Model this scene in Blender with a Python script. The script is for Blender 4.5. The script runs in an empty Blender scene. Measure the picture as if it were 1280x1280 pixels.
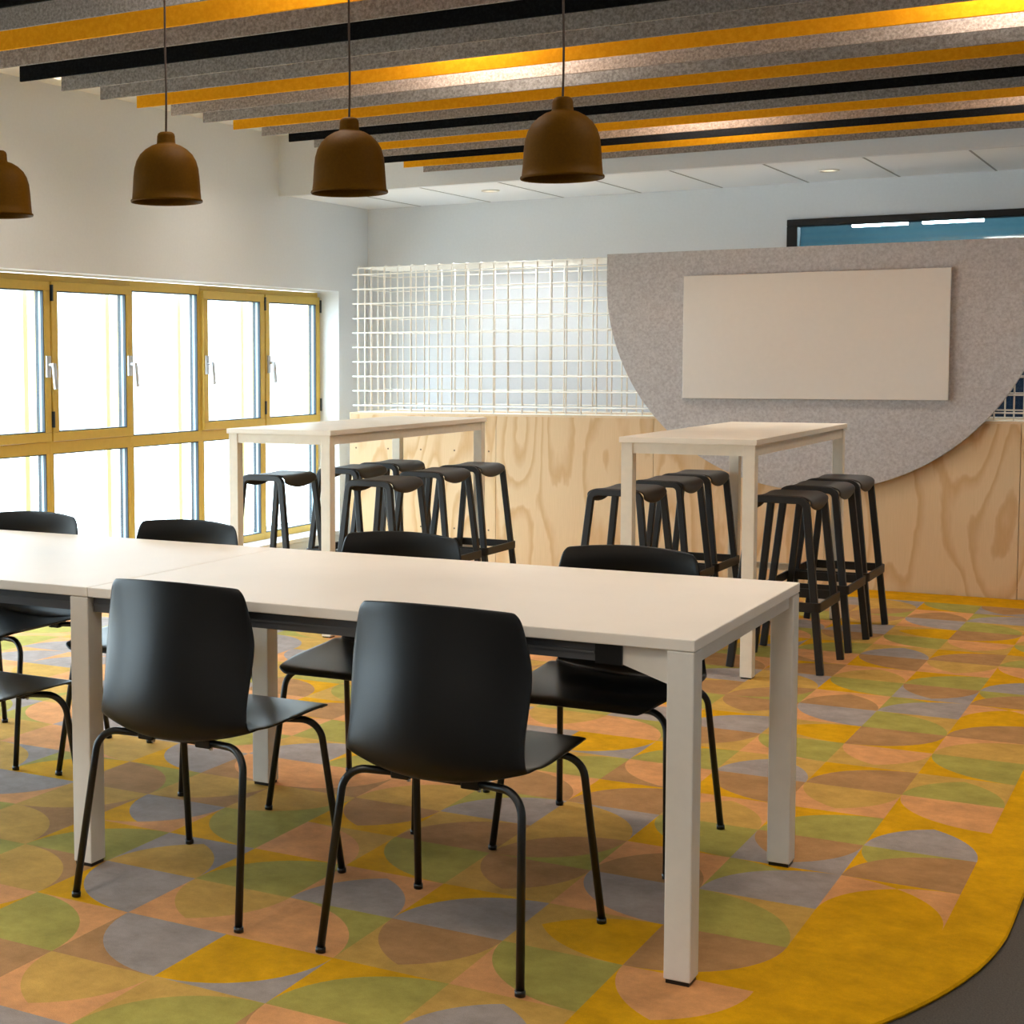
import bpy, bmesh, math, random
from mathutils import Vector, Matrix, Quaternion

scene = bpy.context.scene
C = scene.collection
random.seed(7)

# ------------------------------------------------------------------ materials
def lin(c):
    return tuple(((v/255)/12.92 if v/255 <= 0.04045 else ((v/255+0.055)/1.055)**2.4) for v in c)

def new_mat(name):
    m = bpy.data.materials.new(name); m.use_nodes = True
    nt = m.node_tree; nt.nodes.clear()
    out = nt.nodes.new('ShaderNodeOutputMaterial'); b = nt.nodes.new('ShaderNodeBsdfPrincipled')
    nt.links.new(b.outputs[0], out.inputs[0])
    return m, nt, b

def add_noise(nt, scale, detail=2, rough=.5, vec=None, coord='Object'):
    tc = nt.nodes.new('ShaderNodeTexCoord'); mp = nt.nodes.new('ShaderNodeMapping')
    nt.links.new(tc.outputs[coord], mp.inputs[0])
    if vec: mp.inputs['Scale'].default_value = vec
    n = nt.nodes.new('ShaderNodeTexNoise'); n.inputs['Scale'].default_value = scale
    n.inputs['Detail'].default_value = detail; n.inputs['Roughness'].default_value = rough
    nt.links.new(mp.outputs[0], n.inputs['Vector'])
    return n

def ramp(nt, src, stops):
    r = nt.nodes.new('ShaderNodeValToRGB'); e = r.color_ramp.elements
    while len(e) < len(stops): e.new(0.5)
    for k, (p, c) in enumerate(stops):
        e[k].position = p; e[k].color = (*c, 1)
    nt.links.new(src, r.inputs[0]); return r

def bump(nt, b, src, strength, dist=.002):
    bp = nt.nodes.new('ShaderNodeBump'); bp.inputs['Strength'].default_value = strength
    bp.inputs['Distance'].default_value = dist
    nt.links.new(src, bp.inputs['Height']); nt.links.new(bp.outputs[0], b.inputs['Normal'])

def simple(name, rgb, rough=.5, metal=0, spec=.5, var=.04, scale=30, bmp=0):
    m, nt, b = new_mat(name)
    c = lin(rgb)
    n = add_noise(nt, scale, 3)
    r = ramp(nt, n.outputs['Fac'], [(.3, tuple(v*(1-var) for v in c)), (.7, tuple(min(1, v*(1+var)) for v in c))])
    nt.links.new(r.outputs[0], b.inputs['Base Color'])
    b.inputs['Roughness'].default_value = rough; b.inputs['Metallic'].default_value = metal
    b.inputs['Specular IOR Level'].default_value = spec
    if bmp: bump(nt, b, n.outputs['Fac'], bmp)
    return m

def felt(name, lo, mid, hi, scale=95):
    m, nt, b = new_mat(name)
    n = add_noise(nt, scale, 3.5, .65)
    r = ramp(nt, n.outputs['Fac'], [(.34, lin(lo)), (.5, lin(mid)), (.66, lin(hi))])
    nt.links.new(r.outputs[0], b.inputs['Base Color'])
    b.inputs['Roughness'].default_value = .95; b.inputs['Specular IOR Level'].default_value = .1
    bump(nt, b, n.outputs['Fac'], .25, .003)
    return m

def plywood(name):
    m, nt, b = new_mat(name)
    big = add_noise(nt, 1.0, 1.2, .4, (2.6, 1, .62))
    mul = nt.nodes.new('ShaderNodeMath'); mul.operation = 'MULTIPLY'; mul.inputs[1].default_value = 10
    nt.links.new(big.outputs['Fac'], mul.inputs[0])
    wob = add_noise(nt, 5, 3, .6, (1.5, 1, .5))
    ad = nt.nodes.new('ShaderNodeMath'); ad.operation = 'MULTIPLY_ADD'; ad.inputs[1].default_value = .9
    nt.links.new(wob.outputs['Fac'], ad.inputs[0]); nt.links.new(mul.outputs[0], ad.inputs[2])
    fr = nt.nodes.new('ShaderNodeMath'); fr.operation = 'FRACT'; nt.links.new(ad.outputs[0], fr.inputs[0])
    g = ramp(nt, fr.outputs[0], [(0, (.05,)*3), (.55, (.12,)*3), (.86, (.8,)*3), (.93, (.62,)*3), (1, (.05,)*3)])
    fib = add_noise(nt, 4, 4, .6, (60, 60, 1.6))
    mx = nt.nodes.new('ShaderNodeMix'); mx.data_type = 'RGBA'
    nt.links.new(g.outputs[0], mx.inputs['Factor'])
    mx.inputs['A'].default_value = (*lin((231, 203, 163)), 1); mx.inputs['B'].default_value = (*lin((210, 168, 118)), 1)
    mx2 = nt.nodes.new('ShaderNodeMix'); mx2.data_type = 'RGBA'; mx2.blend_type = 'MULTIPLY'; mx2.inputs['Factor'].default_value = .35
    fr2 = ramp(nt, fib.outputs['Fac'], [(.3, (.80, .76, .70)), (.7, (1, 1, 1))])
    nt.links.new(mx.outputs['Result'], mx2.inputs['A']); nt.links.new(fr2.outputs[0], mx2.inputs['B'])
    nt.links.new(mx2.outputs['Result'], b.inputs['Base Color'])
    b.inputs['Roughness'].default_value = .5; b.inputs['Specular IOR Level'].default_value = .3
    return m

def emit(name, rgb, s):
    m = bpy.data.materials.new(name); m.use_nodes = True
    nt = m.node_tree; nt.nodes.clear()
    out = nt.nodes.new('ShaderNodeOutputMaterial'); e = nt.nodes.new('ShaderNodeEmission')
    e.inputs[0].default_value = (*rgb, 1); e.inputs[1].default_value = s
    nt.links.new(e.outputs[0], out.inputs[0]); return m

def glass(name, tint):
    m = bpy.data.materials.new(name); m.use_nodes = True
    nt = m.node_tree; nt.nodes.clear()
    out = nt.nodes.new('ShaderNodeOutputMaterial'); mix = nt.nodes.new('ShaderNodeMixShader')
    t = nt.nodes.new('ShaderNodeBsdfTransparent'); g = nt.nodes.new('ShaderNodeBsdfGlossy')
    t.inputs[0].default_value = (*tint, 1); g.inputs['Roughness'].default_value = .02
    lw_ = nt.nodes.new('ShaderNodeLayerWeight'); lw_.inputs[0].default_value = .5
    pw_ = nt.nodes.new('ShaderNodeMath'); pw_.operation = 'POWER'; pw_.inputs[1].default_value = 5
    f = nt.nodes.new('ShaderNodeMath'); f.operation = 'MULTIPLY_ADD'; f.inputs[1].default_value = .7; f.inputs[2].default_value = .04
    nt.links.new(lw_.outputs['Facing'], pw_.inputs[0]); nt.links.new(pw_.outputs[0], f.inputs[0])
    nt.links.new(f.outputs[0], mix.inputs[0]); nt.links.new(t.outputs[0], mix.inputs[1]); nt.links.new(g.outputs[0], mix.inputs[2])
    nt.links.new(mix.outputs[0], out.inputs[0]); return m

def rugmat(name, rgb):
    m, nt, b = new_mat(name)
    c = lin(rgb)
    n = add_noise(nt, 9, 6, .75); n2 = add_noise(nt, 420, 2, .6)
    r = ramp(nt, n.outputs['Fac'], [(.28, tuple(v*.74 for v in c)), (.72, tuple(min(1, v*1.18) for v in c))])
    mx = nt.nodes.new('ShaderNodeMix'); mx.data_type = 'RGBA'; mx.blend_type = 'MULTIPLY'; mx.inputs['Factor'].default_value = .5
    r2 = ramp(nt, n2.outputs['Fac'], [(.3, (.7,)*3), (.65, (1,)*3)])
    nt.links.new(r.outputs[0], mx.inputs['A']); nt.links.new(r2.outputs[0], mx.inputs['B'])
    nt.links.new(mx.outputs['Result'], b.inputs['Base Color'])
    b.inputs['Roughness'].default_value = .9; b.inputs['Specular IOR Level'].default_value = .08
    bump(nt, b, n2.outputs['Fac'], .5, .003)
    return m

M = {}
M['wall'] = simple('wall_paint', (226, 230, 234), .75, spec=.3, var=.015, scale=60, bmp=.03)
M['ceiling'] = simple('ceiling_paint', (228, 228, 226), .85, spec=.2, var=.015)
M['tile'] = simple('ceiling_tile', (246, 248, 251), .9, spec=.2, var=.03, scale=200, bmp=.05)
M['grid'] = simple('tile_grid', (150, 150, 148), .6)
M['floor'] = simple('grey_carpet_floor', (84, 78, 72), .9, spec=.35, var=.25, scale=260, bmp=.2)
M['black_plastic'] = simple('black_plastic', (13, 12, 11), .31, spec=.38, var=.12, scale=350, bmp=.10)
M['black_metal'] = simple('black_metal', (15, 15, 15), .33, spec=.5)
M['stool'] = simple('stool_black', (28, 24, 21), .45, spec=.45)
M['chrome'] = simple('chrome', (190, 190, 190), .25, 1)
M['laminate'] = simple('white_laminate', (235, 226, 214), .42, spec=.45, var=.02, scale=4)
M['white_metal'] = simple('white_powder_coat', (222, 216, 206), .45, spec=.4, var=.02)
M['beam'] = simple('grey_steel_beam', (74, 74, 76), .45, spec=.5)
M['bar_laminate'] = simple('pale_bar_laminate', (234, 223, 206), .4, spec=.4, var=.03, scale=6)
M['bar_metal'] = simple('pale_bar_frame', (228, 216, 196), .45, spec=.4, var=.03)
M['felt_grey'] = felt('grey_felt', (122, 115, 110), (146, 139, 134), (168, 161, 156))
M['felt_panel'] = felt('pale_grey_felt', (177, 171, 170), (190, 186, 185), (203, 199, 198), 70)
M['felt_yellow'] = felt('yellow_felt', (226, 150, 18), (232, 158, 22), (238, 166, 30), 60)
M['felt_black'] = felt('black_felt', (12, 12, 13), (18, 18, 19), (26, 26, 27), 90)
M['wood'] = plywood('pine_plywood')
M['wood_edge'] = simple('plywood_edge', (226, 200, 165), .55, var=.06, scale=80)
M['mesh'] = simple('white_wire', (247, 243, 235), .4, spec=.4)
M['board'] = simple('whiteboard_enamel', (226, 218, 208), .18, spec=.5, var=.01)
M['board_edge'] = simple('board_edge', (200, 196, 190), .4)
M['window_paint'] = simple('ochre_window_paint', (208, 177, 84), .45, spec=.4, var=.03)
M['fin'] = simple('glare_pale_fin', (244, 238, 204), .5)  # yellow fin painted paler, glare put into its colour
M['gasket'] = simple('dark_gasket', (40, 52, 60), .5)
M['spacer'] = simple('glass_spacer', (170, 196, 206), .5)
M['handle'] = simple('silver_handle', (196, 198, 202), .35, .6)
M['glass'] = glass('window_glass', (.97, .99, .98))
M['shade'] = simple('ochre_shade', (80, 51, 0), .6, spec=.06, var=.10, scale=160)
M['cord'] = simple('brown_cord', (52, 36, 26), .7)
M['black_frame'] = simple('black_frame', (10, 10, 11), .4)
M['blue_glass'] = glass('interior_glass', (.74, .86, .88))
M['teal'] = simple('teal_room', (150, 196, 206), .8)
M['navy'] = simple('navy_cupboard', (24, 52, 84), .5)
M['lamp_white'] = emit('ceiling_lamp_glow', (1, .89, .77), 11.5)
M['lamp_soft'] = emit('soft_lamp_glow', (1, .89, .76), 13)
M['fill_near'] = emit('near_fill_glow', (1, .89, .77), 9.5)  # glow of the fill lights added to brighten camera-facing sides
M['tube'] = emit('tube_glow', (.93, .95, 1), 22)
M['spot'] = emit('downlight_glow', (1, .86, .6), .9)
M['stool_seat'] = simple('stool_seat', (50, 44, 39), .5, spec=.4)
M['screw'] = simple('screw_head', (120, 100, 80), .4, .5)

# ------------------------------------------------------------------ geometry helpers
def bx(bm, x0, x1, y0, y1, z0, z1):
    v = [bm.verts.new(p) for p in ((x0,y0,z0),(x1,y0,z0),(x1,y1,z0),(x0,y1,z0),(x0,y0,z1),(x1,y0,z1),(x1,y1,z1),(x0,y1,z1))]
    for f in ((0,3,2,1),(4,5,6,7),(0,1,5,4),(1,2,6,5),(2,3,7,6),(3,0,4,7)):
        bm.faces.new([v[i] for i in f])

def box(*a):
    bm = bmesh.new(); bx(bm, *a); return bm

def fillet(pts, r, n=6):
    """round the inner corners of a polyline"""
    P = [Vector(p) for p in pts]; out = [P[0]]
    for k in range(1, len(P)-1):
        a, b, c = P[k-1], P[k], P[k+1]
        d1 = (a-b).normalized(); d2 = (c-b).normalized(); ang = d1.angle(d2)
        t = min(r/math.tan(ang/2), (a-b).length*.49, (c-b).length*.49); rr = t*math.tan(ang/2)
        ctr = b + (d1+d2).normalized()*(rr/math.sin(ang/2))
        s, e = b+d1*t-ctr, b+d2*t-ctr
        tot = s.angle(e); ax = s.cross(e).normalized()
        for q in range(n+1):
            out.append(ctr + Quaternion(ax, tot*q/n) @ s)
    out.append(P[-1]); return out

def sweep(bm, path, section, ref=None, caps=True):
    """section: list of (n,b) offsets; ref: fixed binormal"""
    path = [Vector(p) for p in path]; rings = []; b = None
    for k, p in enumerate(path):
        if k == 0: t = path[1]-path[0]
        elif k == len(path)-1: t = path[-1]-path[-2]
        else: t = (path[k+1]-p).normalized()+(p-path[k-1]).normalized()
        t.normalize()
        if ref is not None: bb = Vector(ref)
        elif b is None: bb = Vector((0,0,1)) if abs(t.z) < .9 else Vector((1,0,0))
        else: bb = b
        nn = bb.cross(t).normalized(); b = t.cross(nn).normalized()
        rings.append([bm.verts.new(p+nn*s[0]+b*s[1]) for s in section])
    m = len(section)
    for r0, r1 in zip(rings, rings[1:]):
        for i in range(m):
            f = bm.faces.new((r0[i], r0[(i+1) % m], r1[(i+1) % m], r1[i])); f.smooth = m > 8 or m == 6
    if caps:
        bm.faces.new(rings[0][::-1]); bm.faces.new(rings[-1])

def circ(r, n=12):
    return [(r*math.cos(2*math.pi*i/n), r*math.sin(2*math.pi*i/n)) for i in range(n)]
def rect(w, d, c=.003):
    a, b = w/2, d/2
    return [(a, b-c), (a-c, b), (-a+c, b), (-a, b-c), (-a, -b+c), (-a+c, -b)][:0] + [(-a+c,-b),(a-c,-b),(a,-b+c),(a,b-c),(a-c,b),(-a+c,b)] + [(-a,b-c),(-a,-b+c)]

def tube(bm, pts, r, n=12, ref=None):
    sweep(bm, pts, circ(r, n), ref)

def lathe(bm, prof, n=40):
    rings = []
    for r, z in prof:
        rings.append([bm.verts.new((r*math.cos(2*math.pi*i/n), r*math.sin(2*math.pi*i/n), z)) for i in range(n)] if r > 1e-6 else [bm.verts.new((0, 0, z))])
    for a, b in zip(rings, rings[1:]):
        for i in range(n):
            j = (i+1) % n
            if len(a) == 1 and len(b) == 1: continue
            if len(a) == 1: f = bm.faces.new((a[0], b[j], b[i]))
            elif len(b) == 1: f = bm.faces.new((a[i], a[j], b[0]))
            else: f = bm.faces.new((a[i], a[j], b[j], b[i]))
            f.smooth = True

def obj(name, bm, mat, parent=None, bev=0, smooth=False):
    bmesh.ops.recalc_face_normals(bm, faces=bm.faces)
    me = bpy.data.meshes.new(name); bm.to_mesh(me); bm.free()
    for m in (mat if isinstance(mat, (list, tuple)) else [mat]): me.materials.append(m)
    o = bpy.data.objects.new(name, me); C.objects.link(o)
    if parent is not None: o.parent = parent
    if bev:
        mo = o.modifiers.new('bevel', 'BEVEL'); mo.width = bev; mo.segments = 2; mo.limit_method = 'ANGLE'
    if smooth:
        for p in me.polygons: p.use_smooth = True
    return o

def tag(o, label, cat, group=None):
    o['label'] = label; o['category'] = cat
    if group: o['group'] = group
    return o
def thing(name, label, cat, loc=(0,0,0), rz=0, group=None):
    o = bpy.data.objects.new(name, None); C.objects.link(o)
    o.empty_display_size = .1; o.location = loc; o.rotation_euler = (0, 0, rz)
    return tag(o, label, cat, group)
def struct(name, bm, mat, bev=0):
    o = obj(name, bm, mat, None, bev); o['kind'] = 'structure'; return o
def dup(root, loc, rz, label):
    r = root.copy(); C.objects.link(r); r.location = loc; r.rotation_euler = (0, 0, rz); r['label'] = label
    for ch in list(root.children):
        c = ch.copy(); C.objects.link(c); c.parent = r
        for g in ch.children:
            d = g.copy(); C.objects.link(d); d.parent = c
    return r

# ------------------------------------------------------------------ measured layout (metres, camera above the origin)
HC = 2.807; LC = 2.42; YB = 8.95; YW = 10.2; XL = -5.5; XR = 2.6; YN = -5.2; XG = -5.67; YP = 9.216
WZ0, WZ1, WY1 = .09, 1.795, 9.76
NB = 13; PITCH = .748; WY0 = WY1-.008-NB*PITCH

# ------------------------------------------------------------------ setting
struct('floor', box(-6.6, XR+.2, YN-.2, 13.2, -.25, -.012), M['floor'])
b = bmesh.new()
bx(b, -5.76, XL, YN, WY0, -.012, HC+.1); bx(b, -5.76, XL, WY1, YW, -.012, HC+.1)
bx(b, -5.76, XL, WY0, WY1, WZ1+.012, HC+.1); bx(b, -5.76, XL, WY0, WY1, -.012, WZ0-.03)
struct('wall_left', b, M['wall'])
b = bmesh.new()
bx(b, XG-.02, XL+.012, WY0, WY1, WZ0-.03, WZ0)
struct('trim_1', b, M['wall'], .003)
# back wall with opening for the interior window
BX0, BX1, BZ0, BZ1 = -2.465, .9, .75, 2.19
b = bmesh.new()
bx(b, -5.76, BX0, YW, YW+.14, -.012, HC+.1); bx(b, BX1, XR, YW, YW+.14, -.012, HC+.1)
bx(b, BX0, BX1, YW, YW+.14, -.012, BZ0); bx(b, BX0, BX1, YW, YW+.14, BZ1, HC+.1)
struct('wall_back', b, M['wall'])
struct('wall_right', box(XR, XR+.14, YN, YW+.14, -.012, HC+.1), M['wall'])
struct('wall_near', box(-5.76, XR+.14, YN-.14, YN, -.012, HC+.1), M['wall'])
b = bmesh.new(); bx(b, -5.76, XR, YN, YB, HC, HC+.1)
struct('ceiling', b, M['ceiling'])
# bulkhead face + lowered tile ceiling
struct('trim_2', box(XL, XR, YB, YB+.05, LC-.012, HC), M['wall'])
b = bmesh.new()
xs = [-5.5]+[-2.885-.5455*k for k in range(4, -1, -1)]+[-2.885+.5455*k for k in range(1, 10)]
for x0, x1 in zip(xs, xs[1:]):
    if x1-x0 > .02: bx(b, x0+.004, x1-.004, YB+.05, YW-.004, LC, LC+.02)
bx(b, xs[-1]+.004, XR, YB+.05, YW, LC, LC+.02)
o = struct('ceiling', b, M['tile']); o.name = 'ceiling_tiles'
b = bmesh.new(); bx(b, XL, XR, YB+.05, YW, LC+.006, LC+.03)
for x in xs[1:]: bx(b, x-.006, x+.006, YB+.05, YW, LC-.0015, LC+.008)
struct('trim_3', b, M['grid'])

# neighbouring room seen through the interior window
b = bmesh.new()
bx(b, -3.6, -3.5, YW+.14, 13.1, -.012, 3.0); bx(b, 2.0, 2.1, YW+.14, 13.1, -.012, 3.0)
bx(b, -3.6, 2.1, 13.0, 13.1, -.012, 3.0); bx(b, -3.6, 2.1, YW+.14, 13.1, 3.0, 3.1)
struct('wall_neighbour', b, M['teal'])
b = bmesh.new(); bx(b, -3.2, 1.8, 12.5, 12.95, 0, 1.7)
tag(obj('storage_cupboard', b, M['navy'], None, .01), 'dark blue cupboard seen through the mesh and the black framed window', 'cupboard')
for x, L_, lab in ((-2.435, .388, 'left of two lit tube lamps behind the black framed window'), (-1.95, .41, 'right of two lit tube lamps behind the black framed window')):
    t = thing('tube_lamp', lab, 'ceiling light', (x, 12.0, 2.310), 0, 'tube lamps in the next room')
    obj('housing', box(0, L_, -.04, .04, -.025, 0), M['white_metal'], t)
    obj('tube', box(.005, L_-.005, -.035, .035, -.042, -.025), M['tube'], t)
    b = bmesh.new(); tube(b, [(.08, 0, 0), (.08, 0, .69)], .004, 6); tube(b, [(L_-.08, 0, 0), (L_-.08, 0, .69)], .004, 6)
    obj('suspension_wire', b, M['chrome'], t)
# black framed interior window
b = bmesh.new(); fw = .066; ft_ = .044
for a in ((BX0, BX1, BZ1-ft_, BZ1), (BX0, BX1, BZ0, BZ0+fw), (BX0, BX0+fw, BZ0+fw, BZ1-ft_), (BX1-fw, BX1, BZ0+fw, BZ1-ft_)):
    bx(b, a[0], a[1], YW-.02, YW+.075, a[2], a[3])
w = struct('window_14', b, M['black_frame'], .003)
obj('pane', box(BX0+fw, BX1-fw, YW+.055, YW+.061, BZ0+fw, BZ1-ft_), M['blue_glass'], w)

# ------------------------------------------------------------------ ochre window band: one bay after another along the left wall
def frame_bm(y0, y1, z0, z1, x0, x1, w):
    b = bmesh.new()
    bx(b, x0, x1, y0, y1, z1-w, z1); bx(b, x0, x1, y0, y1, z0, z0+w)
    bx(b, x0, x1, y0, y0+w, z0+w, z1-w); bx(b, x0, x1, y1-w, y1, z0+w, z1-w); return b
def lever(side):
    b = bmesh.new()
    bx(b, 0, .012, -.018, .018, -.06, .06)
    tube(b, [(.01, 0, .01), (.045, 0, .01)], .011, 10)
    sweep(b, fillet([(.045, 0, .018), (.05, .0, -.02), (.05, side*.012, -.125)], .02), rect(.027, .018), None)
    return b
kinds = ['L', 'L', 'fixed', 'R', 'R', 'fixed', 'L', 'L', 'fixed', 'R', 'R', 'fixed', 'L', 'L', 'fixed', 'R', 'R', 'fixed', 'L']      # handle side of each sash, from the far corner
for k in range(NB):
    y1 = WY1-.008-k*PITCH; y0 = y1-PITCH
    b = bmesh.new(); hw = .03
    X0, X1 = XG-.052, XG
    bx(b, X0, X1, y0, y1, WZ1-.055, WZ1+.004)          # head
    bx(b, X0, X1, y0, y1, WZ0, WZ0+.045)              # sill rail
    bx(b, X0, X1, y0, y1, .802, .868)                 # transom
    bx(b, X0, X1, y0, y0+hw, WZ0+.045, .802); bx(b, X0, X1, y0, y0+hw, .868, WZ1-.055)
    bx(b, X0, X1, y1-hw, y1, WZ0+.045, .802); bx(b, X0, X1, y1-hw, y1, .868, WZ1-.055)
    w = struct('window_%d' % (k+1), b, M['window_paint'], .003)
    def glazing(par, a0, a1, c0, c1, x):
        q = obj('gasket', frame_bm(a0, a1, c0, c1, x-.012, x+.006, .006), M['gasket'], par)
        obj('spacer', frame_bm(a0, a1, c0, c1, x-.028, x-.012, .0055), M['spacer'], par)
        obj('gasket', frame_bm(a0, a1, c0, c1, x-.050, x-.028, .006), M['gasket'], par)
    lo = obj('lower_pane', box(XG-.022, XG-.012, y0+hw, y1-hw, WZ0+.045, .802), M['glass'], w)
    glazing(lo, y0+hw, y1-hw, WZ0+.045, .802, XG-.008)
    if kinds[k] == 'fixed':
        up = obj('upper_pane', box(XG-.022, XG-.012, y0+hw, y1-hw, .868, WZ1-.055), M['glass'], w)
        glazing(up, y0+hw, y1-hw, .868, WZ1-.055, XG-.008)
    else:
        s0, s1, sz0, sz1 = y0+.006, y1-.006, .872, WZ1-.03
        s = obj('sash', frame_bm(s0, s1, sz0, sz1, XG-.05, XG+.022, .052), M['window_paint'], w, .004)
        up = obj('pane', box(XG+.0, XG+.01, s0+.052, s1-.052, sz0+.052, sz1-.052), M['glass'], s)
        glazing(s, s0+.052, s1-.052, sz0+.052, sz1-.052, XG+.012)
        hy = s0+.03 if kinds[k] == 'L' else s1-.03
        h = obj('handle', lever(1 if kinds[k] == 'L' else 1), M['handle'], s, .002); h.location = (XG+.022, hy, 1.29)
        gy = s1 if kinds[k] == 'L' else s0
        for gz in (1.655, .95):
            obj('hinge', box(XG+.016, XG+.032, gy-.006, gy+.006, gz, gz+.09), M['gasket'], s)
    # outer cover fin in line with the bar between two bays
    obj('outer_fin', box(XG-.19, XG-.165, y1-.02, y1+.02, WZ0, WZ1), M['fin'], w)

# ------------------------------------------------------------------ rug with the quarter-circle pattern
RUGC = {'Y': (220, 162, 8), 'O': (172, 159, 78), 'P': (222, 158, 102), 'G': (164, 150, 142), 'B': (180, 134, 86), 'T': (204, 160, 80)}
keys = list(RUGC); rmats = [rugmat('rug_'+{'Y': 'mustard', 'O': 'olive', 'P': 'peach', 'G': 'lavender_grey', 'B': 'brown', 'T': 'tan'}[k], RUGC[k]) for k in keys]
CELL = {}
def cell(i, j, spec): CELL[(i, j % 8)] = spec
# spec: one disc (corner, colour, rest) or two discs (corner A, corner B, none, A only, B only, both)
for i, rows in {
  4: [('BL','BR','T','T','T','O'), ('TR','O','Y'), ('BR','T','P'), ('BR','B','Y'), ('BL','BR','Y','P','P','Y'), ('TR','BR','Y','O','B','B'), ('BL','BR','Y','Y','Y','G'), ('TR','P','Y')],
  3: [('BR','B','Y'), ('TL','TR','T','T','T','P'), ('TL','B','Y'), ('BL','O','T'), ('BL','BR','Y','O','G','G'), ('TL','TR','G','G','G','B'), ('BR','O','Y'), ('TL','TR','P','P','P','T')],
  2: [('BL','BR','T','T','T','G'), ('TR','O','P'), ('TR','BR','T','T','T','Y'), ('TR','G','P'), ('BL','BR','P','P','P','B'), ('TR','O','Y'), ('BL','BR','P','P','P','T'), ('TR','B','Y')],
  1: [('BR','O','Y'), ('TL','TR','T','T','T','B'), ('BR','G','Y'), ('TL','TR','T','T','T','B'), ('TL','BR','T','T','O','B'), ('BL','T','G'), ('BR','B','Y'), ('TR','P','B')],
  0: [('TL','Y','G'), ('BL','P','O'), ('BL','BR','P','P','P','G'), ('TR','O','Y'), ('BR','B','T'), ('BR','G','O'), ('BL','B','P'), ('BR','O','T')],
 -1: [('TR','G','B'), ('TL','TR','P','P','P','T'), ('BR','O','Y'), ('BL','P','T'), ('TL','TR','Y','Y','Y','B'), ('BR','T','P'), ('TR','G','Y'), ('TL','TR','P','P','P','T')],
 -2: [('BL','O','P'), ('TR','G','Y'), ('BL','BR','G','G','G','T'), ('TR','O','Y'), ('TL','T','O'), ('TL','P','B'), ('BL','BR','Y','Y','Y','O'), ('TR','B','P')],
 -3: [('TL','P','Y'), ('BL','T','B'), ('BR','O','Y'), ('TL','TR','P','Y','P','G'), ('TL','T','B'), ('TR','P','B'), ('BR','G','T'), ('BL','O','Y')],
 -4: [('BR','B','Y'), ('TR','O','T'), ('BL','T','B'), ('TL','T','B'), ('BL','B','O'), ('TR','G','Y'), ('TL','TR','P','P','P','O'), ('BR','P','Y')],
 -5: [('TR','P','T'), ('BL','B','Y'), ('BR','O','P'), ('TL','G','P'), ('BR','Y','O'), ('TR','T','P'), ('BL','G','Y'), ('TL','O','T')],
}.items():
    for j, s in enumerate(rows): cell(i, j, s)
rnd = random.Random(11)
for i in range(-16, -5):
    for j in range(8):
        a, c = rnd.sample('OPGTPG', 2); cell(i, j, (rnd.choice(('BL', 'BR', 'TL', 'TR')), a, c))  # muted colours without mustard put the glare into these cells
OVER = {(4,4): ('BL','BR','Y','P','P','Y'), (4,3): None, (4,2): ('BL','BR','Y','P','Y','Y'), (4,1): None, (4,0): None, (4,-1): None,
        (3,1): ('TL','TR','Y','Y','Y','P'), (3,0): None, (3,-1): None}

def arc(c, a0, a1, n=14):
    return [(c[0]+math.cos(math.radians(a0+(a1-a0)*k/n)), c[1]+math.sin(math.radians(a0+(a1-a0)*k/n))) for k in range(n+1)]
ROT = {'BL': 0, 'BR': 1, 'TR': 2, 'TL': 3}
def rot(p, k):
    x, y = p[0]-.5, p[1]-.5
    for _ in range(k): x, y = -y, x
    return (x+.5, y+.5)
def regions(spec):
    """polygons with colours in the unit square"""
    # each polygon starts with the point its triangles fan out from
    if len(spec) == 3:
        k = ROT[spec[0]]
        return [([rot(p, k) for p in [(0, 0)]+arc((0, 0), 0, 90)], spec[1]), ([rot(p, k) for p in [(1, 1)]+arc((0, 0), 90, 0)], spec[2])]
    A, B, none, ca, cb, both = spec
    ka, kb = ROT[A], ROT[B]
    if (ka-kb) % 2 == 0:        # opposite corners
        polys = [([(0, 0)]+arc((1, 1), 270, 180), ca), (arc((0, 0), 0, 90)+arc((1, 1), 180, 270)[1:-1], both), ([(1, 1)]+arc((0, 0), 90, 0), cb)]
        return [([rot(p, ka) for p in q], c) for q, c in polys]
    if (kb-ka) % 4 == 3: ka, kb, ca, cb = kb, ka, cb, ca
    a1 = arc((0, 0), 0, 60); a2 = arc((0, 0), 60, 90); b1 = arc((1, 0), 180, 120); b2 = arc((1, 0), 120, 90)
    polys = [(a1+b1[::-1][1:], both), ([(0, 1)]+b1+a2[1:-1], ca), ([(1, 1)]+b2[::-1][1:]+a1[::-1][1:], cb), ([(.5, 1)]+a2[::-1]+b2[1:], none)]
    return [([rot(p, ka) for p in q], c) for q, c in polys]

GX, GY, GS = -1.953, 2.643, .2835
EC = (-.405-3.66, 3.89); EA, EB = 3.66, 2.39
def rug_outline():
    pts = [(-5.36, 9.205), (-5.36, 2.2), (-5.0, 1.7), (EC[0], EC[1]-EB)]
    for k in range(1, 49):
        a = -math.pi/2+math.pi/2*k/48; pts.append((EC[0]+EA*math.cos(a), EC[1]+EB*math.sin(a)))
    return pts+[(-.405, 9.205)]
b = bmesh.new()
ol = rug_outline()
top = [b.verts.new((x, y, -.0004)) for x, y in ol]; mid = [b.verts.new((x, y, -.004)) for x, y in ol]; bot = [b.verts.new((x, y, -.0118)) for x, y in ol]
n = len(ol)
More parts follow.
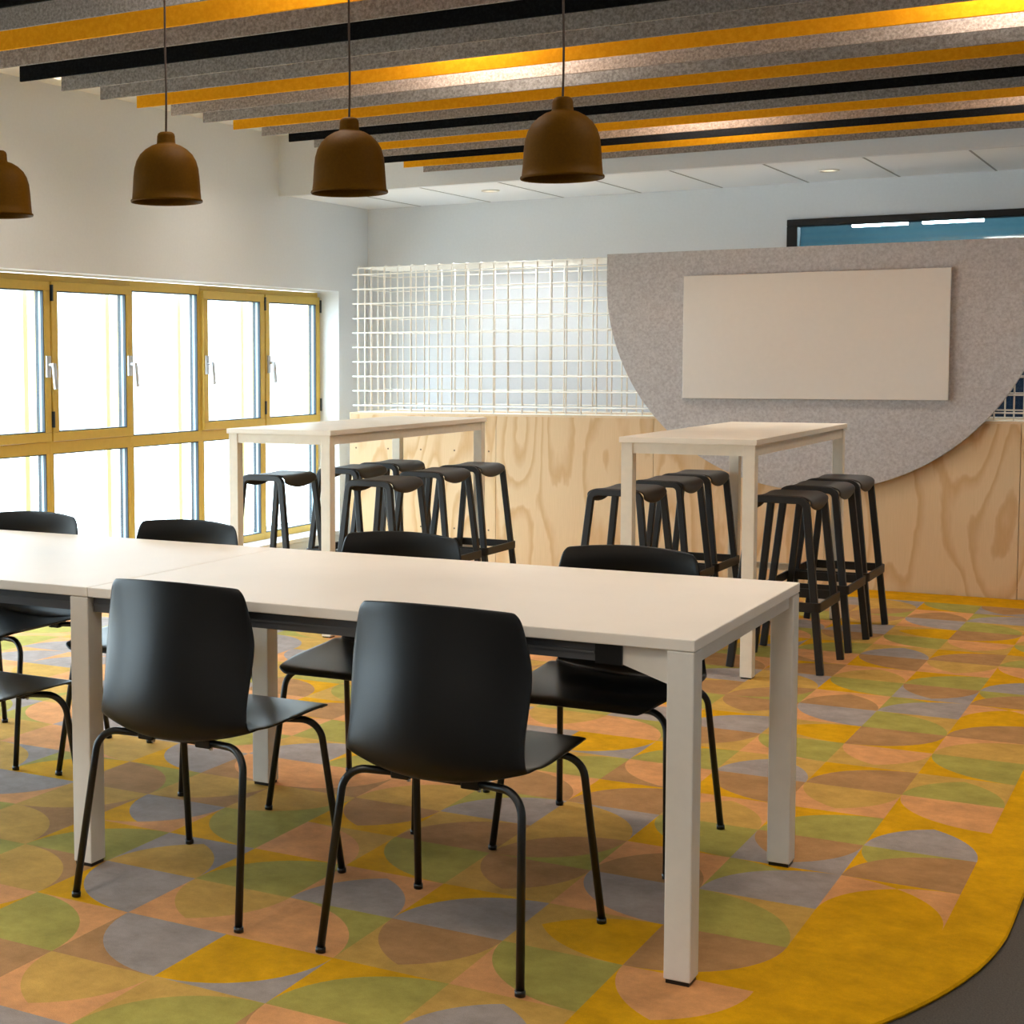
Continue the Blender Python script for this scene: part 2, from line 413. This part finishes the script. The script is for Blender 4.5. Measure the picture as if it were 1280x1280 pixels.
# slightly inset top ring gives the rounded edge
for v, (x, y) in zip(mid, ol): v.co = (x+(.004 if x > -1 else 0), y, -.005)
ftop = b.faces.new(top); b.faces.new(bot[::-1])
for i in range(n):
    j = (i+1) % n
    b.faces.new((top[i], mid[i], mid[j], top[j])); b.faces.new((mid[i], bot[i], bot[j], mid[j]))
for f in b.faces: f.material_index = 0
def inside(x, y):
    if x > -.5 or x < -5.28 or y > 9.13: return False
    if y < EC[1] and x > EC[0]: return ((x-EC[0])/(EA-.05))**2+((y-EC[1])/(EB-.05))**2 < 1
    return y > 1.8
for i in range(-12, 5):
    for j in range(-3, 23):
        spec = OVER[(i, j)] if (i, j) in OVER else CELL.get((i, j % 8))
        if spec is None or i > 4: continue
        if not all(inside(GX+GS*(i+a), GY+GS*(j+c)) for a in (0, 1) for c in (0, 1)): continue
        for poly, col in regions(spec):
            vv = [b.verts.new((GX+GS*(i+px), GY+GS*(j+py), 0)) for px, py in poly]
            for q in range(1, len(vv)-1):
                f = b.faces.new((vv[0], vv[q], vv[q+1])); f.material_index = keys.index(col)
bmesh.ops.recalc_face_normals(b, faces=b.faces)
for f in b.faces:
    if abs(f.normal.z) > .9 and f.calc_center_median().z > -.003 and f.normal.z < 0: f.normal_flip()
me = bpy.data.meshes.new('rug'); b.to_mesh(me); b.free()
for m in rmats: me.materials.append(m)
rug = bpy.data.objects.new('rug', me); C.objects.link(rug)
tag(rug, 'large mustard bordered rug patterned with quarter circles under all the tables', 'rug')

# ------------------------------------------------------------------ plywood half wall with wire mesh cage
WX0 = -5.113; ZW = .964; DB = .52
pw = thing('half_wall', 'pale pine plywood half wall carrying the white wire mesh', 'partition', (WX0, YP, 0))
seams = [-5.113, -4.04, -3.005, -1.99, -.971, .05, 1.07]
for x0, x1 in zip(seams, seams[1:]):
    p_ = obj('panel', box(x0-WX0+.0015, x1-WX0-.0015, 0, .018, -.012, ZW-.012), M['wood'], pw)
    sb = bmesh.new()
    for q in range(5):
        sx = x0-WX0+.05+q*(x1-x0-.1)/4
        for sz in (.215, .725):
            vs = [sb.verts.new((sx+.006*math.cos(a*math.pi/5), -.0012, sz+.006*math.sin(a*math.pi/5))) for a in range(10)]
            sb.faces.new(vs)
            vs2 = [sb.verts.new((v.co.x, .001, v.co.z)) for v in vs]
            for i in range(10): sb.faces.new((vs[i], vs2[i], vs2[(i+1) % 10], vs[(i+1) % 10]))
    if x0 < -4.5: obj('screws', sb, M['screw'], p_)
    else: sb.free()
obj('end_panel', box(0.0, .018, .019, DB-.019, -.012, ZW-.012), M['wood'], pw)
obj('rear_panel', box(0, 1.07-WX0, DB-.018, DB, -.012, ZW-.012), M['wood'], pw)
obj('cap', box(0, 1.07-WX0, 0, DB, ZW-.012, ZW), M['wood_edge'], pw)
mc = thing('wire_mesh_cage', 'white wire mesh cage standing on the plywood half wall', 'mesh screen', (-5.05, YP+.012, ZW))
ZT = .972; NV = 60; g = .0985; rw = .005; D = DB-.05
b = bmesh.new()
for k in range(NV):
    tube(b, fillet([(k*g, 0, .004), (k*g, 0, ZT), (k*g, .03, ZT)], .02, 3), rw*(1.35 if k in (0, 2, 4) else 1), 6)
for k in range(10): tube(b, [(-.04, -.006, .0475+k*.0972), (NV*g, -.006, .0475+k*.0972)], rw, 6)
tube(b, [(0, 0, .005), (NV*g, 0, .005)], .005, 6)
obj('front_panel', b, M['mesh'], mc, smooth=True)
b = bmesh.new()
for k in range(NV): tube(b, [(k*g, D, .004), (k*g, D, ZT)], rw, 6)
for k in range(10): tube(b, [(0, D+.006, .0475+k*.0972), (NV*g, D+.006, .0475+k*.0972)], rw, 6)
tube(b, [(0, D, .005), (NV*g, D, .005)], .005, 6)
obj('rear_panel', b, M['mesh'], mc, smooth=True)
b = bmesh.new()
for k in range(NV): tube(b, [(k*g, .03, ZT), (k*g, D, ZT)], rw, 6)
for k in range(6): tube(b, [(0, k*D/5, ZT-.006), (NV*g, k*D/5, ZT-.006)], rw, 6)
obj('top_panel', b, M['mesh'], mc, smooth=True)
b = bmesh.new()
for k in range(1, 5): tube(b, [(0, k*D/5, .004), (0, k*D/5, ZT)], rw, 6)
for k in range(10): tube(b, [(.006, 0, .0475+k*.0972), (.006, D, .0475+k*.0972)], rw, 6)
obj('side_panel', b, M['mesh'], mc, smooth=True)

# half-disc felt panel
fx, fz, fr, ft = -2.065, 1.777, 1.225, 1.95
b = bmesh.new(); pts = [(fx+fr, ft), (fx-fr, ft)]+[(fx+fr*math.cos(a), fz+fr*math.sin(a)) for a in [math.pi+math.pi*k/72 for k in range(73)]]
f0 = [b.verts.new((x, YP-.052, z)) for x, z in pts]; f1 = [b.verts.new((x, YP-.014, z)) for x, z in pts]
b.faces.new(f0); b.faces.new(f1[::-1])
for i in range(len(pts)): b.faces.new((f0[i], f0[(i+1) % len(pts)], f1[(i+1) % len(pts)], f1[i]))
tag(obj('acoustic_panel', b, M['felt_panel'], None, .002), 'large grey felt half disc mounted on the mesh behind the whiteboard', 'acoustic panel')
# whiteboard
wb = thing('whiteboard', 'blank white rectangular whiteboard fixed on the grey felt half disc', 'whiteboard', (-2.804, YP-.06, 1.079))
wW, wH = 1.474, .722
obj('board_back', box(.02, wW-.02, -.012, .008, .02, wH-.02), M['board_edge'], wb)
obj('writing_surface', box(0, wW, -.028, -.012, 0, wH), M['board'], wb, .003)

# ------------------------------------------------------------------ meeting tables
TA = .0095
def meet_table(loc, label, L, legs_left, legs_right):
    t = thing('meeting_table', label, 'table', loc, TA, 'white meeting tables pushed together')
    Dp = .952; lw = .058; H = .74
    obj('tabletop', box(-L, -.0015, 0, Dp, H-.0255, H), M['laminate'], t, .0025)
    xs = ([-.0025] if legs_right else [])+([-L+lw] if legs_left else [])
    for x in xs:
        for y in (0.001, Dp-.062):
            l = obj('leg', box(x-lw, x, y, y+.061, .009, H-.0265), M['white_metal'], t, .003)
            obj('foot', box(x-lw+.004, x-.004, y+.004, y+.057, 0, .009), M['black_metal'], l)
            if legs_left: continue
            s = -1 if x > -L/2 else 1
            b = bmesh.new(); xe = x-lw if s < 0 else x
            yy = y+.016
            pr = [(xe, H-.0265), (xe+s*.10, H-.0265), (xe+s*.10, H-.0265-.042), (xe, H-.0265-.075)]
            a0 = [b.verts.new((px, yy, pz)) for px, pz in pr]; a1 = [b.verts.new((px, yy+.03, pz)) for px, pz in pr]
            b.faces.new(a0); b.faces.new(a1[::-1])
            for i in range(4): b.faces.new((a0[i], a0[(i+1) % 4], a1[(i+1) % 4], a1[i]))
            obj('bracket', b, M['white_metal'], t)
            obj('sleeve', box(min(xe+s*.10, xe+s*.16), max(xe+s*.10, xe+s*.16), yy-.006, yy+.036, H-.07, H-.0265), M['black_metal'], t)
        obj('cross_rail', box(x-lw+.012, x-.012, .062, Dp-.062, H-.06, H-.0265), M['white_metal'], t)
    x0 = -L+(lw+.004 if legs_left else 0.004); x1 = -((lw+.004 if legs_left else lw+.165) if legs_right else .004)
    for y in (.018, Dp-.046):
        b = bmesh.new(); bx(b, x0, x1, y, y+.028, H-.066, H-.0265); bx(b, x0, x1, y-.003, y+.002, H-.05, H-.044)
        obj('side_beam', b, M['beam'], t)
    return t
LT = 1.583
meet_table((-.9354, 3.158, 0), 'right hand white meeting table, its near corner in the foreground', LT, False, True)
meet_table((-.9354-LT*math.cos(TA), 3.158-LT*math.sin(TA), 0), 'left hand white meeting table running out of the left edge', LT, True, True)

# ------------------------------------------------------------------ bar tables
def bar_table(x0, x1, y0, y1, H, label):
    t = thing('bar_table', label, 'bar table', (x0, y0, 0), 0, 'tall bar tables')
    W, Dp = x1-x0, y1-y0; lw = .05; q = .008; tk = .024
    obj('tabletop', box(0, W, 0, Dp, H-tk, H), M['bar_laminate'], t, .002)
    for x in (q, W-q-lw):
        for y in (q, Dp-q-lw):
            l = obj('leg', box(x, x+lw, y, y+lw, .006, H-tk), M['bar_metal'], t, .002)
            obj('foot', box(x+.004, x+lw-.004, y+.004, y+lw-.004, 0, .006), M['black_metal'], l)
    for y in (q+.004, Dp-q-.029): obj('apron', box(q+lw, W-q-lw, y, y+.025, H-tk-.045, H-tk), M['bar_metal'], t)
    for x in (q+.004, W-q-.029): obj('apron', box(x, x+.025, q+lw, Dp-q-lw, H-tk-.045, H-tk), M['bar_metal'], t)
    for y in (q+.01, Dp-q-.04): obj('foot_rail', box(q+lw, W-q-lw, y, y+.03, .235, .268), M['bar_metal'], t)
    return t
bar_table(-2.2281, -1.6473, 6.372, 8.10, .988, 'pale high bar table in front of the whiteboard')
bar_table(-4.2142, -3.628, 6.354, 8.15, .988, 'pale high bar table in front of the wire mesh, near the windows')

# ------------------------------------------------------------------ chairs
def catmull(P, n):
    out = []
    for k in range(len(P)-1):
        p0 = P[max(k-1, 0)]; p1 = P[k]; p2 = P[k+1]; p3 = P[min(k+2, len(P)-1)]
        for q in range(n):
            t = q/n
            out.append(tuple(.5*((2*b)+(-a+c)*t+(2*a-5*b+4*c-d)*t*t+(-a+3*b-3*c+d)*t**3) for a, b, c, d in zip(p0, p1, p2, p3)))
    out.append(tuple(P[-1])); return out
def make_chair(loc, rz, label, group):
    t = thing('chair', label, 'chair', loc, rz, group)
    prof = [(.270, .418, .168, 0, -.002), (.259, .429, .193, 0, 0), (.225, .434, .204, 0, .001), (.13, .437, .218, 0, .005), (.0, .433, .228, 0, .012),
            (-.09, .428, .232, .003, .020), (-.140, .4225, .230, .012, .030), (-.178, .414, .224, .028, .036), (-.202, .419, .220, .042, .034), (-.214, .448, .216, .050, .022),
            (-.215, .51, .213, .058, .006), (-.207, .59, .217, .066, 0), (-.196, .66, .218, .066, 0), (-.186, .735, .205, .050, -.003), (-.182, .776, .195, .041, -.007), (-.181, .795, .181, .037, -.010)]
    rows = catmull(prof, 3); nu = 16
    b = bmesh.new(); V = []
    for (y, z, hw, dy, dz) in rows:
        V.append([b.verts.new(((2*i/nu-1)*hw, y+dy*(2*i/nu-1)**2, z+dz*(2*i/nu-1)**2)) for i in range(nu+1)])
    for r0, r1 in zip(V, V[1:]):
        for i in range(nu): b.faces.new((r0[i], r0[i+1], r1[i+1], r1[i])).smooth = True
    s = obj('seat_shell', b, M['black_plastic'], t)
    mo = s.modifiers.new('thick', 'SOLIDIFY'); mo.thickness = .007; mo.offset = 0
    mo = s.modifiers.new('smooth', 'SUBSURF'); mo.levels = 1; mo.render_levels = 1
    r = .0092
    for sy, name in ((1, 'front'), (-1, 'rear')):
        yb, yf = sy*.178, sy*.245
        for sx in (-1, 1):
            lb = bmesh.new()
            tube(lb, fillet([(sx*.24, yf, .006), (sx*.214, yb, .410), (sx*.10, yb*.84, .407)], .055, 8), r, 12)
            l = obj('leg', lb, M['black_metal'], t)
            cb = bmesh.new(); tube(cb, [(sx*.24, yf, 0), (sx*.2395, yf-sy*.001, .012)], .0115, 12)
            obj('foot_cap', cb, M['black_metal'], l)
        cb = bmesh.new(); tube(cb, [(-.10, yb*.84, .407), (.10, yb*.84, .407)], r, 12)
        obj('cross_tube', cb, M['black_metal'], t)
        for sx in (-1, 1):
            mb = box(sx*.085-.022, sx*.085+.022, yb*.84-.013, yb*.84+.013, .394, .425)
            mp = obj('mounting_clip', mb, M['black_plastic'], t, .004)
            sb = bmesh.new(); tube(sb, [(sx*.085+.02, yb*.84+.004*sy, .391), (sx*.085+.02, yb*.84+.004*sy, .397)], .005, 8)
            obj('screw', sb, M['chrome'], mp)
    for sx in (-1, 1):
        cb = bmesh.new(); tube(cb, [(sx*.07, -.157, .409), (sx*.07, .157, .409)], r, 10)
        obj('side_tube', cb, M['black_metal'], t)
    return t
GN = 'black shell chairs around the meeting tables'
c0 = make_chair((-1.470, 3.185, .001), 0, 'black shell chair nearest the camera, its back to us in front of the right table', GN)
dup(c0, (-2.175, 3.195, .001), 0, 'black shell chair with its back to us at the seam of the two meeting tables')
dup(c0, (-2.93, 3.10, .001), 0, 'black shell chair cut by the left edge, only its seat showing')
PI = math.pi
dup(c0, (-1.435, 4.052, .001), PI, 'black shell chair facing us across the table, rightmost of the far row')
dup(c0, (-2.158, 4.068, .001), PI, 'black shell chair facing us in the far row, second from the right')
dup(c0, (-2.943, 4.055, .001), PI, 'black shell chair facing us in the far row, third from the right')
dup(c0, (-3.585, 4.035, .001), PI, 'black shell chair in the far row cut by the left edge, leftmost of all')

# ------------------------------------------------------------------ bar stools
def make_stool(loc, rz, label, group):
    t = thing('bar_stool', label, 'bar stool', loc, rz, group)
    HT = .722; wx, wy = .188, .195; tx, ty = .110, .163
    def Y(z): return wy+(ty-wy)*z/HT
    def X(z): return wx+(tx-wx)*z/HT
    sec = rect(.030, .026)
    for sy in (-1, 1):
        nrm = Vector((0, 1, (wy-ty)/HT*sy)).normalized()
        for sx in (-1, 1):
            b = bmesh.new()
            sweep(b, fillet([(sx*wx, sy*wy, 0), (sx*tx, sy*ty, HT), (sx*.03, sy*ty, HT)], .035, 6), sec, nrm)
            obj('leg', b, M['stool'], t)
        b = bmesh.new(); sweep(b, [(-.03, sy*ty, HT), (.03, sy*ty, HT)], sec, nrm)
        obj('top_rail', b, M['stool'], t)
    # saddle seat: sheet between the two rails with drooping ends
    b = bmesh.new(); V = []; nv = 10
    prof = [(-.128, -.060), (-.131, -.042), (-.128, -.024), (-.116, -.007), (-.094, .001), (-.06, .001), (0, .001), (.06, .001), (.094, .001), (.116, -.007), (.128, -.024), (.131, -.042), (.128, -.060)]
    for k, (x, dz) in enumerate(prof):
        row = []
        for i in range(nv+1):
            v = 2*i/nv-1; m = 1-v*v
            z = HT+.0135+dz*(1 if dz > -.01 else .6+.4*m)-.006*m
            row.append(b.verts.new((x, v*(ty-.001), z)))
        V.append(row)
    for r0, r1 in zip(V, V[1:]):
        for i in range(nv): b.faces.new((r0[i], r0[i+1], r1[i+1], r1[i])).smooth = True
    s = obj('seat', b, M['stool_seat'], t)
    mo = s.modifiers.new('thick', 'SOLIDIFY'); mo.thickness = .008; mo.offset = 0
    mo = s.modifiers.new('smooth', 'SUBSURF'); mo.levels = 1; mo.render_levels = 1
    zr = .28; ax, ay = X(zr)+.021, Y(zr)+.019
    ring = fillet([(0, -ay, zr), (ax, -ay, zr), (ax, ay, zr), (-ax, ay, zr), (-ax, -ay, zr), (0, -ay, zr)], .022, 5)
    b = bmesh.new(); sweep(b, ring, rect(.009, .040, .001), (0, 0, 1), caps=True)
    obj('footrest', b, M['stool'], t)
    return t
GS_ = 'black bar stools at the bar tables'
st = make_stool((-1.62, 6.80, .002), 0, 'black bar stool on the right side of the whiteboard table, nearest of three', GS_)
for x, y, rz, lab in (
    (-1.622, 7.365, 0, 'black bar stool on the right side of the whiteboard table, middle of three'),
    (-1.624, 7.835, 0, 'black bar stool on the right side of the whiteboard table, farthest of three'),
    (-2.335, 6.80, 0, 'black bar stool on the left side of the whiteboard table, nearest of three'),
    (-2.33, 7.36, 0, 'black bar stool on the left side of the whiteboard table, middle of three'),
    (-2.335, 7.832, 0, 'black bar stool on the left side of the whiteboard table, farthest of three'),
    (-3.555, 6.76, 0, 'black bar stool on the right side of the window table, nearest of three'),
    (-3.59, 7.40, 0, 'black bar stool on the right side of the window table, middle of three'),
    (-3.60, 7.882, 0, 'black bar stool on the right side of the window table, farthest of three'),
    (-4.205, 6.83, 0, 'black bar stool standing before the windows, on the left of the window table'),
    (-4.10, 7.42, 0, 'black bar stool on the left side of the window table, middle of three'),
    (-4.10, 7.882, 0, 'black bar stool on the left side of the window table, farthest of three')):
    dup(st, (x, y, .002), rz, lab)

# ------------------------------------------------------------------ ceiling baffles
ZB = 2.486; BH = .20; BT = .012; XB0, XB1 = -4.378, 1.4
order = {-6: 'grey', -5: 'yellow', -4: 'black', -3: 'grey', -2: 'yellow', -1: 'grey', 0: 'black', 1: 'grey', 2: 'grey', 3: 'yellow', 4: 'grey', 5: 'grey', 6: 'yellow', 7: 'grey',
         8: 'black', 9: 'grey', 10: 'yellow', 11: 'grey', 12: 'black', 13: 'yellow', 14: 'grey'}
ordinal = ['first', 'second', 'third', 'fourth', 'fifth', 'sixth', 'seventh', 'eighth', 'ninth', 'tenth', 'eleventh', 'twelfth', 'thirteenth', 'fourteenth', 'fifteenth',
           'sixteenth', 'seventeenth', 'eighteenth', 'nineteenth', 'twentieth', 'twenty-first']
for i in range(14, -6, -1):
    y = 5.064+.2704*i; col = order[i]
    bf = tag(obj('ceiling_baffle', box(XB0, XB1, y, y+BT, ZB, ZB+BH), M['felt_'+col], None, .001),
        '%s felt ceiling baffle, %s in the row counted from the far white bulkhead' % (col, ordinal[14-i]), 'ceiling baffle', 'felt ceiling baffles')
    b = bmesh.new()
    for x in (-4.1, -2.75, -1.4, 0, 1.2): tube(b, [(x, y+BT/2, ZB+BH), (x, y+BT/2, HC)], .002, 6)
    obj('suspension_wire', b, M['chrome'], bf)

# square luminaires above the baffles, plus unseen fill lights added over the near end
lamps = [(-4.75, 4.05, 'between baffle ends and windows, near the pendants'), (-4.75, 5.95, 'between baffle ends and windows, middle of the wall'), (-4.75, 7.9, 'between baffle ends and windows, close to the bulkhead'),
         (-2.66, 5.95, 'above the baffles left of the right pendant'), (-.62, 5.85, 'above the baffles at the right edge'), (-2.36, 8.05, 'above the last baffles near the bulkhead'),
         (-2.45, 4.05, 'above the pendant row'), (-.6, 8.05, 'above the last baffles at far right'), (-.6, 4.05, 'above the baffles at near right'),
         (-2.45, 1.6, 'over the near end of the room, added as fill, first left'), (-.6, 1.6, 'over the near end of the room, added as fill, first right'), (-2.45, -.6, 'over the near end of the room, added as fill, second left'), (-.6, -.6, 'over the near end of the room, added as fill, second right'), (-2.45, -2.8, 'over the near end of the room, added as fill, third left'), (-.6, -2.8, 'over the near end of the room, added as fill, third right')]
for x, y, where in lamps:
    rec = x < -4.5
    t = thing('ceiling_light', 'warm round ceiling light hidden '+where, 'ceiling light', (x, y, HC), 0, 'ceiling lights above the baffles')
    q = 1 if rec else 1.68
    b = bmesh.new(); lathe(b, [(0, 0), (.17*q, 0), (.17*q, -.03), (.155*q, -.03)], 32); obj('housing', b, M['white_metal'], t)
    if rec:
        b = bmesh.new(); lathe(b, [(.158, -.025), (.158, -.13), (.17, -.13), (.17, -.025)], 32); obj('shielding_ring', b, M['white_metal'], t)
    b = bmesh.new(); lathe(b, [(0, -.032), (.155*q, -.032), (.155*q, -.026), (0, -.026)], 32); obj('diffuser', b, M['lamp_soft' if rec else 'fill_near' if y < 2 else 'lamp_white'], t)
for x, y, lab in ((.05, 9.6, 'small round downlight in the lowered ceiling at far right'), (-2.084, 9.595, 'small round downlight in the lowered ceiling above the whiteboard'), (-4.21, 9.5, 'small round downlight in the lowered ceiling above the wire mesh')):
    t = thing('downlight', lab, 'ceiling light', (x, y, LC), 0, 'downlights in the lowered ceiling')
    b = bmesh.new(); lathe(b, [(.038, -.001), (.06, -.002), (.06, -.006), (.05, -.009), (.038, -.006), (.038, -.001)], 28); obj('ring', b, M['white_metal'], t)
    b = bmesh.new(); lathe(b, [(0, -.003), (.037, -.003), (.037, -.001), (0, -.001)], 28); obj('lens', b, M['spot'], t)
    la = bpy.data.lights.new('bulb', 'SPOT'); la.energy = 26; la.color = (.95, .98, 1); la.spot_size = math.radians(125); la.spot_blend = .6; la.shadow_soft_size = .035
    lo_ = bpy.data.objects.new('bulb', la); C.objects.link(lo_); lo_.parent = t; lo_.location = (0, 0, -.006)

# ------------------------------------------------------------------ pendants
def make_pendant(loc, label):
    t = thing('pendant_lamp', label, 'pendant lamp', loc, 0, 'ochre bell pendants above the meeting tables')
    outer = [(.1065, 0), (.108, .003), (.107, .007), (.1035, .009), (.1015, .03), (.0985, .075), (.0955, .10), (.089, .122), (.078, .141), (.062, .156), (.044, .167), (.029, .172), (.0275, .176), (.0265, .196), (.024, .203), (.018, .207), (.0, .208)]
    inner = [(0, .168), (.04, .163), (.06, .151), (.075, .136), (.086, .118), (.0925, .098), (.0955, .074), (.0985, .03), (.1005, .008), (.1025, .002), (.1065, 0)]
    b = bmesh.new(); lathe(b, outer, 48); lathe(b, inner, 48); bmesh.ops.remove_doubles(b, verts=b.verts, dist=1e-5)
    s = obj('lamp_shade', b, M['shade'], t)
    b = bmesh.new(); lathe(b, [(0, .167), (.022, .165), (.022, .13), (.018, .122), (0, .12)], 20); obj('socket', b, M['cord'], t)
    z = HC-loc[2]
    b = bmesh.new(); tube(b, [(0, 0, .205), (.0015, 0, .26), (0.002, 0, .33), (0, 0, .45), (0, 0, z-.02)], .0032, 8); obj('cord', b, M['cord'], t)
    b = bmesh.new(); lathe(b, [(0, z-.025), (.045, z-.022), (.048, z), (0, z)], 28); obj('ceiling_rose', b, M['cord'], t)
    return t
ZP = 1.788
p0 = make_pendant((-1.497, 3.83, ZP-.004), 'ochre bell pendant lamp, rightmost of the row, before the whiteboard wall')
dup(p0, (-2.123, 3.83, ZP-.004), 0, 'ochre bell pendant lamp, second from the right, in front of the wall corner')
dup(p0, (-2.7466, 3.83, ZP+.006), 0, 'ochre bell pendant lamp, second from the left, against the white wall')
dup(p0, (-3.405, 3.83, ZP), 0, 'ochre bell pendant lamp cut by the left edge of the photo')

# ------------------------------------------------------------------ daylight, camera, colour management
w = bpy.data.worlds.new('daylight'); scene.world = w; w.use_nodes = True
nt = w.node_tree; bg = nt.nodes['Background']; bg.inputs[1].default_value = 1
tc = nt.nodes.new('ShaderNodeTexCoord'); sep = nt.nodes.new('ShaderNodeSeparateXYZ'); mr = nt.nodes.new('ShaderNodeMapRange')
nt.links.new(tc.outputs['Generated'], sep.inputs[0]); nt.links.new(sep.outputs['Z'], mr.inputs['Value'])
mr.inputs['From Min'].default_value = -.25; mr.inputs['From Max'].default_value = .5
cr = nt.nodes.new('ShaderNodeValToRGB'); nt.links.new(mr.outputs[0], cr.inputs[0])
cr.color_ramp.elements[0].color = (1.9, 2.15, 2.25, 1); cr.color_ramp.elements[1].color = (4.2, 5.3, 6.4, 1)
nt.links.new(cr.outputs[0], bg.inputs[0])

cam = bpy.data.cameras.new('camera'); co = bpy.data.objects.new('camera', cam); C.objects.link(co)
f, yaw, pitch, roll, H, cx, cy = 1946.3695, .542750646, -.0716367993, -.00569825922, 1.32585767, 366.773512, 588.298785
cam.sensor_fit = 'HORIZONTAL'; cam.sensor_width = 36; cam.lens = f*36/1280
cam.shift_x = (640-cx)/1280; cam.shift_y = (cy-640)/1280
cam.clip_start = .05; cam.clip_end = 100
fwd = Vector((-math.sin(yaw)*math.cos(pitch), math.cos(yaw)*math.cos(pitch), math.sin(pitch)))
r = Vector((math.cos(yaw), math.sin(yaw), 0)); u = r.cross(fwd)
r2 = r*math.cos(roll)+u*math.sin(roll); u2 = u*math.cos(roll)-r*math.sin(roll)
m = Matrix((r2, u2, -fwd)).transposed().to_4x4(); m.translation = (0, 0, H)
co.matrix_world = m
scene.camera = co
vs = scene.view_settings
vs.view_transform = 'Standard'; vs.look = 'None'; vs.exposure = 1.3; vs.gamma = 1; vs.use_curve_mapping = False
scene.cycles.max_bounces = 14; scene.cycles.diffuse_bounces = 6; scene.cycles.transparent_max_bounces = 24
scene.cycles.sample_clamp_indirect = 6
